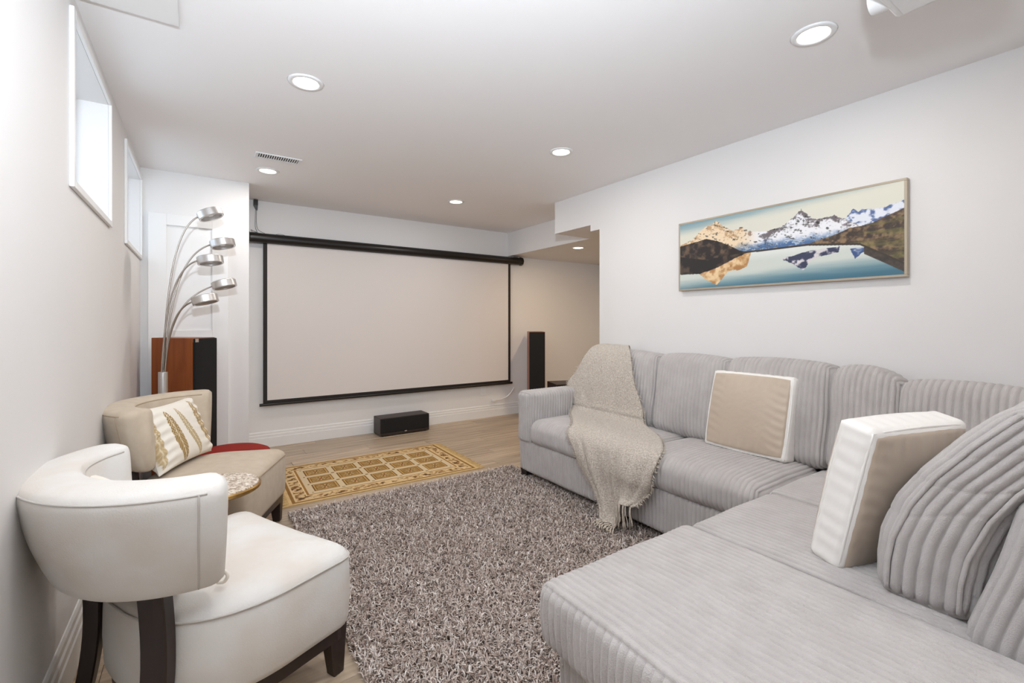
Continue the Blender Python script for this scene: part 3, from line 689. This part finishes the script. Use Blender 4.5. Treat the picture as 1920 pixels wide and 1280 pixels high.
# ================================================================== THROW BLANKET
rows = [ # x, z, y_left, y_right
 (2.815, .90, 2.63, 2.48), (2.80, .985, 2.64, 2.47), (2.735, 1.012, 2.655, 2.41), (2.63, 1.000, 2.675, 2.31), (2.555, .92, 2.70, 2.23), (2.510, .79, 2.77, 2.16), (2.490, .685, 2.835, 2.11),
 (2.475, .585, 2.74, 2.06), (2.44, .520, 2.735, 2.02), (2.36, .502, 2.66, 1.88), (2.24, .502, 2.52, 1.73), (2.10, .496, 2.36, 1.61), (2.02, .465, 2.30, 1.585),
 (1.995, .40, 2.24, 1.585), (1.99, .32, 2.18, 1.60), (2.0, .24, 2.115, 1.625), (2.0, .17, 2.05, 1.645), (1.985, .09, 1.98, 1.67), (1.95, .045, 1.93, 1.70)]
rw = catmull(rows, 110); nt_ = 46
Pb = np.zeros((110, nt_, 3))
for i, (x, z, yl, yr) in enumerate(rw):
    s = i / 109
    for j in range(nt_):
        t = j / (nt_ - 1); y = yl + (yr - yl) * t
        front = ss(.62, .78, np.array(s)); k = 1 - .52 * float(ss(.50, .66, np.array(t))) * float(front)
        zz = z if z > .33 else .33 + (z - .33) * k
        fold = .010 * math.sin(t * 14 + s * 5) + .006 * math.sin(t * 31 + s * 9)
        off = fold * (.35 + 1.3 * float(front)) + .006
        xo, zo = x, zz
        if s < .13: zo += off * .5
        elif s < .42: xo -= off + .004; zo += off * .3
        elif s < .62: zo += off * .6
        else: xo -= abs(off) + .004 + .02 * float(ss(.55, .75, np.array(t)) * ss(.95, .8, np.array(t))) * float(front)
        y += .006 * math.sin(s * 40 + t * 3) * (1 if (t < .03 or t > .97) else .3)
        Pb[i, j] = (xo, y, zo)
bl = empty('throw_blanket', (2.3, 2.1, .5)); tag(bl, 'beige woven throw blanket with fringe draped over the sofa', 'blanket')
BO = np.array([2.3, 2.1, .5])
ii = np.arange(110 * nt_).reshape(110, nt_)
Fb = np.stack([ii[:-1, :-1], ii[1:, :-1], ii[1:, 1:], ii[:-1, 1:]], -1).reshape(-1, 4)
o = mesh('woven_cloth', Pb.reshape(-1, 3) - BO, Fb, M['throw'], bl, True)
md = o.modifiers.new('thickness', 'SOLIDIFY'); md.thickness = .009; md.offset = 0
fb = MB()
for j in range(0, nt_, 2):                       # tassels on the lower hem
    p = Pb[-1, j]; t = j / (nt_ - 1)
    for q in range(2):
        dy = random.uniform(-.02, .02); L_ = random.uniform(.08, .13)
        if p[2] < .12:
            z0 = p[2]; pts = [p, p + [-.012, dy * .4, -.5 * (z0 - .042)], p + [-.04, dy, .044 - z0], p + [-.06 - random.uniform(0, .02), dy * 1.5 - .02, .043 - z0]]
        else:
            pts = [p, p + [-.006, dy * .4, -L_ * .4], p + [-.002, dy * .9, -L_ * .75], p + [-.004, dy * 1.2, -L_]]
        fb.tube(catmull(pts, 7), .0022, 5)
o = fb.build('hem_fringe', M['fringe'], bl, smooth=True); o.location = tuple(-BO); o['kind'] = 'stuff'
fs = MB()
for i in range(22, 106):
    for j, s_ in ((0, 1), (nt_ - 1, -1)):
        for q in range(2):
            p = Pb[i, j] + (Pb[min(i + 1, 109), j] - Pb[i, j]) * random.random(); a = random.uniform(.010, .026)
            fs.tube([p, p + [-.003, s_ * a * .6, random.uniform(-.004, .006)], p + [-.004, s_ * a, random.uniform(-.014, .006)]], .0016, 4)
o = fs.build('edge_fringe', M['fringe'], bl, smooth=True); o.location = tuple(-BO); o['kind'] = 'stuff'

# ================================================================== SLIPPER CHAIRS
def seat_outline(n=96, w=.33, d=.545, rc=.05):
    """plan outline, x forward (front edge x=0), rounded front corners, barrel back"""
    pts = []
    for k in range(10):  a = k / 9 * math.pi / 2; pts.append((-rc + rc * math.sin(a), -w + rc - rc * math.cos(a) if False else -w + rc * (1 - math.cos(a)) ))
    pts = []
    for k in range(9):                                   # right-front corner: from side to front
        a = k / 8 * math.pi / 2; pts.append((-rc + rc * math.sin(a), -w + rc - rc * math.cos(a)))
    for k in range(9):
        a = k / 8 * math.pi / 2; pts.append((-rc + rc * math.cos(a), w - rc + rc * math.sin(a)))
    xb = -.22
    for k in range(1, 40):                               # superelliptic barrel back
        a = k / 40 * math.pi; c_, s_ = math.cos(a), math.sin(a)
        pts.append((xb - (d + xb) * abs(s_) ** .9, w * math.copysign(abs(c_) ** .75, c_)))
    P = np.array(pts); P = np.vstack([P, P[:1]])
    L = np.r_[0, np.cumsum(np.linalg.norm(np.diff(P, axis=0), axis=1))]; t = np.linspace(0, L[-1], n + 1)[:-1]
    return np.stack([np.interp(t, L, P[:, 0]), np.interp(t, L, P[:, 1])], -1)
def chair(loc, rz, label, fab, pipe):
    t = empty('slipper_chair', loc, rz); tag(t, label, 'chair', 'curved-back slipper chairs')
    O = seat_outline(); n = len(O); cen = np.array([-.25, 0])
    def inset(d):
        Q = O - cen; L = np.linalg.norm(Q, axis=1, keepdims=True); return cen + Q * (1 - d / L)
    prof = [(.02, .165), (.008, .170), (.0, .19), (-.004, .27), (-.003, .34), (.0, .388), (.004, .402), (.014, .415), (.035, .428), (.07, .437), (.12, .444), (.18, .449), (.235, .450)]
    V = []; F = []
    for d, z in prof:
        for x, y in inset(d): V.append((x, y, z))
    m_ = len(prof)
    for k in range(m_ - 1):
        for j in range(n): F.append((k * n + j, k * n + (j + 1) % n, (k + 1) * n + (j + 1) % n, (k + 1) * n + j))
    F.append(tuple(reversed(range(n)))); F.append(tuple(range((m_ - 1) * n, m_ * n)))
    mesh('seat', V, F, fab, t, True)
    pp = [(x, y, .397) for x, y in inset(-.001)]
    MB().tube(pp + [pp[0]], .0035, 6, cap=False).build('seat_piping', pipe, t, smooth=True)
    # base rail
    A = inset(.018); B = inset(.042); V = []; F = []
    for z in (.125, .168):
        V += [(x, y, z) for x, y in A] + [(x, y, z) for x, y in B]
    for j in range(n):
        k = (j + 1) % n; F += [(j, k, 2 * n + k, 2 * n + j), (n + k, n + j, 3 * n + j, 3 * n + k), (j, n + j, n + k, k), (2 * n + k, 3 * n + k, 3 * n + j, 2 * n + j)]
    mesh('base_rail', V, F, M['darkwood'], t)
    for s_ in (-1, 1):
        y = s_ * .285; x = -.045; a, c_ = .027, .020
        MB().add([(x - c_, y - c_, 0), (x + c_, y - c_, 0), (x + c_, y + c_, 0), (x - c_, y + c_, 0), (x - .045, y - a, .168), (x + a, y - a, .168), (x + a, y + a, .168), (x - .045, y + a, .168)],
                 [(0, 3, 2, 1), (4, 5, 6, 7), (0, 1, 5, 4), (1, 2, 6, 5), (2, 3, 7, 6), (3, 0, 4, 7)]).build('front_leg', M['darkwood'], t, bevel=.004)
        # rear leg: board that curves up to the backrest
        cl = catmull([(-.600, 0), (-.570, .12), (-.552, .25), (-.550, .38), (-.560, .53)], 14); V = []; F = []
        y = s_ * .20; tw = .034
        ca, sa = math.cos(s_ * .55), math.sin(s_ * .55)
        for x, z in cl:
            for dx_, dy_ in ((-.022, -tw), (.018, -tw), (.018, tw), (-.022, tw)):
                V.append((x + .02 + dx_ * ca + dy_ * sa, y - dx_ * sa * 1 + dy_ * ca, z))
        for k in range(13):
            for j in range(4): F.append((k * 4 + j, k * 4 + (j + 1) % 4, k * 4 + 4 + (j + 1) % 4, k * 4 + 4 + j))
        F += [(3, 2, 1, 0), (52, 53, 54, 55)]
        mesh('rear_leg', V, F, M['darkwood'], t).modifiers.new('bevel', 'BEVEL').width = .004
    # backrest: rounded section swept round an arc
    Rm, xc, th = .318, -.335, R(74)
    sec0 = [(-.064, .508), (-.044, .496), (-.012, .496), (.010, .506), (.028, .536), (.058, .62), (.080, .71), (.088, .757), (.083, .778), (.066, .790), (.02, .797), (-.03, .793), (-.045, .782), (-.052, .757), (-.058, .69), (-.066, .60), (-.069, .54)]
    sec = catmull(sec0 + [sec0[0]], 52)[:-1]; ns = len(sec); cs_ = sec.mean(0)
    na = 60; V = []; F = []; L = Rm * 2 * th; rails = {}
    ks = [int(np.argmin(np.hypot(sec[:, 0] - .086, sec[:, 1] - .775))), int(np.argmin(np.hypot(sec[:, 0] + .048, sec[:, 1] - .778)))]
    ang_ = list(np.linspace(-th, th, na))
    for a in ang_:
        dist = (th - abs(a)) * Rm; q = 1.0
        if dist < .04: q = .55 + .45 * math.sqrt(max(0, 1 - (1 - dist / .04) ** 2))
        for k, (r_, z) in enumerate(sec):
            rr_ = Rm + cs_[0] + (r_ - cs_[0]) * q; zz = cs_[1] + (z - cs_[1]) * (.90 + .10 * (q - .55) / .45) 
            p = (xc - rr_ * math.cos(a), rr_ * math.sin(a), zz)
            V.append(p)
            if k in ks: rails.setdefault(k, []).append(p)
    for i in range(na - 1):
        for k in range(ns): F.append((i * ns + k, i * ns + (k + 1) % ns, (i + 1) * ns + (k + 1) % ns, (i + 1) * ns + k))
    F.append(tuple(reversed(range(ns)))); F.append(tuple(range((na - 1) * ns, na * ns)))
    mesh('backrest', V, F, fab, t, True)
    for k in ks: MB().tube(rails[k][3:-3], .003, 6).build('back_piping', pipe, t, smooth=True)
    for i in (4, na - 5):
        MB().tube([V[i * ns + k] for k in range(ks[0] - 14, ks[0] + 1)], .003, 6).build('back_piping', pipe, t, smooth=True)
    return t
C1 = chair((0.300, 1.918, 0), R(25.8), 'cream fabric slipper chair seen from behind, nearest the camera', M['chair'], M['pipe'])
C2 = chair((0.305, 2.81, 0), R(-25), 'tan fabric slipper chair holding the feather pillow', M['chair2'], M['pipe2'])

# throw pillows on the chairs
def soft_pillow(loc, rot, W, Ht, T, label, printed):
    t = empty('throw_pillow', loc); t.rotation_euler = rot; tag(t, label, 'pillow', 'white chair pillows')
    n_ = 110; u, v = np.meshgrid(np.linspace(-1, 1, n_), np.linspace(-1, 1, n_), indexing='ij')
    ii = np.arange(n_ * n_).reshape(n_, n_); Ff = np.stack([ii[:-1, :-1], ii[1:, :-1], ii[1:, 1:], ii[:-1, 1:]], -1).reshape(-1, 4)
    for s_ in (1, -1):
        th_ = T * (np.clip(1 - u ** 4, 0, 1) * np.clip(1 - v ** 4, 0, 1)) ** .45
        th_ = th_ + .004 * np.sin(v * 22 + 3 * np.sin(u * 3)) * ss(.2, .9, np.abs(u)) * (np.abs(u) < .985)
        y = u * W / 2 * (1 - .07 * (1 - v ** 2)); z = v * Ht / 2 * (1 - .07 * (1 - u ** 2)) + Ht / 2
        cols = np.zeros((n_, n_, 3)) + C(240, 234, 224)
        if printed and s_ > 0:
            for c_, tilt, wdt, tone, lo, hi in ((-.38, .10, .17, C(158, 128, 76), -.95, .78), (.10, .22, .12, C(184, 162, 122), -.95, .80), (.66, .10, .15, C(172, 144, 98), -.7, .92), (-.93, 0, .10, C(196, 172, 130), -.9, .9)):
                cx = c_ - tilt * v; q = (v - lo) / (hi - lo); wl = wdt * np.clip(np.sin(np.clip(q, 0, 1) * np.pi), 0, 1) ** .55 * (1.05 - .25 * q)
                inside = (np.abs(u - cx) < wl) & (q > 0) & (q < 1)
                vein = np.abs(np.sin((v + np.abs(u - cx) * 1.6) * 24)); dots = (np.sin(u * 70) * np.sin(v * 62) > .55) & (v > -.1)
                f = lerp(tone + 0 * cols, C(226, 212, 186), ss(.75, 1, vein) * .5 * (v < 0)); f = np.where((np.abs(u - cx) < .012)[..., None], C(226, 212, 186), f); f = np.where(dots[..., None], C(236, 226, 206), f)
                cols = np.where(inside[..., None], f, cols)
        Pf = np.stack([s_ * th_, y, z], -1).reshape(-1, 3)
        mesh('front_cover' if s_ > 0 else 'back_cover', Pf, Ff if s_ > 0 else Ff[:, ::-1], M['feather'], t, True, cols=lin(cols).reshape(-1, 3))
    return t
soft_pillow((-0.055, 2.985, .452), (0, R(-22), R(-29)), .45, .34, .065, 'white throw pillow printed with gold feathers on the tan chair', True)
soft_pillow((-0.125, 1.735, .452), (0, R(-20), R(25.8)), .36, .32, .05, 'plain cream pillow mostly hidden inside the nearest chair', False)
# little fabric tie poking out of the near chair
o = MB().tube(catmull([(0.040, 1.545, .462), (0.056, 1.537, .462), (0.064, 1.534, .478), (0.056, 1.538, .492), (0.046, 1.545, .486)], 16), .005, 8).build('fabric_tie', M['cream'], smooth=True)
tag(o, 'tiny cream fabric loop beside the near chair backrest', 'tie')

# ================================================================== SIDE TABLE
st = empty('side_table', (0.055, 2.315, 0)); tag(st, 'small round mosaic-topped gold side table between the chairs', 'table')
MB().lathe([(0.001, .482), (.160, .482), (.168, .488), (.168, .500), (.163, .504), (.001, .504)], 48).build('table_rim', M['gold'], st, auto=True)
MB().lathe([(0.001, .503), (.160, .503), (.158, .508), (.001, .509)], 48).build('mosaic_top', M['mosaic'], st, auto=True)
MB().lathe([(0.001, .02), (.052, .02), (.040, .07), (.022, .16), (.020, .24), (.030, .33), (.050, .42), (.062, .484), (.001, .484)], 10).build('pedestal', M['gold'], st)
MB().lathe([(0.001, 0), (.105, 0), (.108, .008), (.10, .018), (.05, .026), (.001, .026)], 40).build('table_base', M['gold'], st, auto=True)
# red ottoman
ro = empty('red_ottoman', (0.16, 3.56, 0)); tag(ro, 'round red upholstered ottoman behind the tan chair', 'ottoman')
MB().lathe([(0.001, .05), (.235, .05), (.25, .07), (.255, .18), (.252, .30), (.235, .332), (.20, .348), (.12, .358), (.001, .362)], 48).build('cushion', M['red'], ro, smooth=True)
for k in range(4):
    a = k * math.pi / 2 + .5; MB().tube([(.17 * math.cos(a), .17 * math.sin(a), 0), (.17 * math.cos(a), .17 * math.sin(a), .055)], .018, 12).build('foot', M['black'], ro)

# ================================================================== ARC FLOOR LAMP
LX, LY = -0.205, 3.83
lp = empty('arc_lamp', (LX, LY, 0)); tag(lp, 'brushed nickel five-arm arc floor lamp with ring heads', 'lamp')
MB().lathe([(0.001, 0), (.125, 0), (.128, .006), (.12, .018), (.02, .026), (.001, .026)], 40).build('lamp_base', M['chrome'], lp, auto=True)
MB().tube([(0, 0, .02), (0, 0, .866)], .027, 24).build('post', M['chrome'], lp, auto=True)
heads = [ # head centre x,y,z (local), tilt about y, stem bend points
 (.262, -.02, 1.945, 22, [(.000, 0, .84), (.010, 0, 1.10), (.035, 0, 1.45), (.085, -.005, 1.70), (.160, -.01, 1.87)]),
 (.336, .03, 1.755, 12, [(.008, .005, .84), (.030, .008, 1.10), (.085, .012, 1.36), (.150, .02, 1.58), (.225, .025, 1.69)]),
 (.262, -.06, 1.622, 8, [(-.008, -.008, .84), (.012, -.012, 1.10), (.048, -.02, 1.32), (.105, -.035, 1.50), (.165, -.05, 1.575)]),
 (.346, .05, 1.468, 14, [(.004, .012, .84), (.022, .018, 1.00), (.075, .025, 1.18), (.150, .035, 1.33), (.235, .045, 1.415)]),
 (.232, -.09, 1.350, 14, [(.010, -.01, .84), (.022, -.02, .98), (.060, -.04, 1.12), (.105, -.06, 1.22), (.150, -.075, 1.275)])]
for hx, hy, hz, tilt, bend in heads:
    t = R(tilt); rad = .078
    ex = (hx - rad * math.cos(t), hy, hz - rad * math.sin(t))
    p0 = np.array(bend[0]); p3 = np.array(ex); dz = p3[2] - p0[2]; dxx = p3[0] - p0[0]
    p1 = p0 + np.array([.10 * dxx, 0, .72 * dz]); p2 = p3 - np.array([.50 * dxx, (p3[1] - p0[1]) * .5, .50 * dxx * math.tan(R(tilt + 14))])
    pts = [(1 - u) ** 3 * p0 + 3 * u * (1 - u) ** 2 * p1 + 3 * u * u * (1 - u) * p2 + u ** 3 * p3 for u in np.linspace(0, 1, 40)]
    MB().tube(pts, .0052, 8).build('arm_stem', M['stem'], lp, smooth=True)
    hd = MB().lathe([(rad, -.022), (rad, .022), (rad - .004, .026), (rad - .010, .026), (rad - .012, .022), (rad - .012, -.022), (rad - .008, -.026), (rad - .003, -.026)], 44, closed=True).build('lamp_head', M['chrome'], lp, auto=True)
    hd.location = (hx, hy, hz); hd.rotation_euler = (R(-7), -t, 0)
    g = MB().lathe([(.001, .008), (rad - .013, .008), (rad - .013, .018), (.001, .018)], 36).build('diffuser', M['plastic'], hd)
    q = MB().lathe([(.001, -.012), (.016, -.012), (.016, .008), (.001, .008)], 20).build('bulb', M['plastic'], hd)
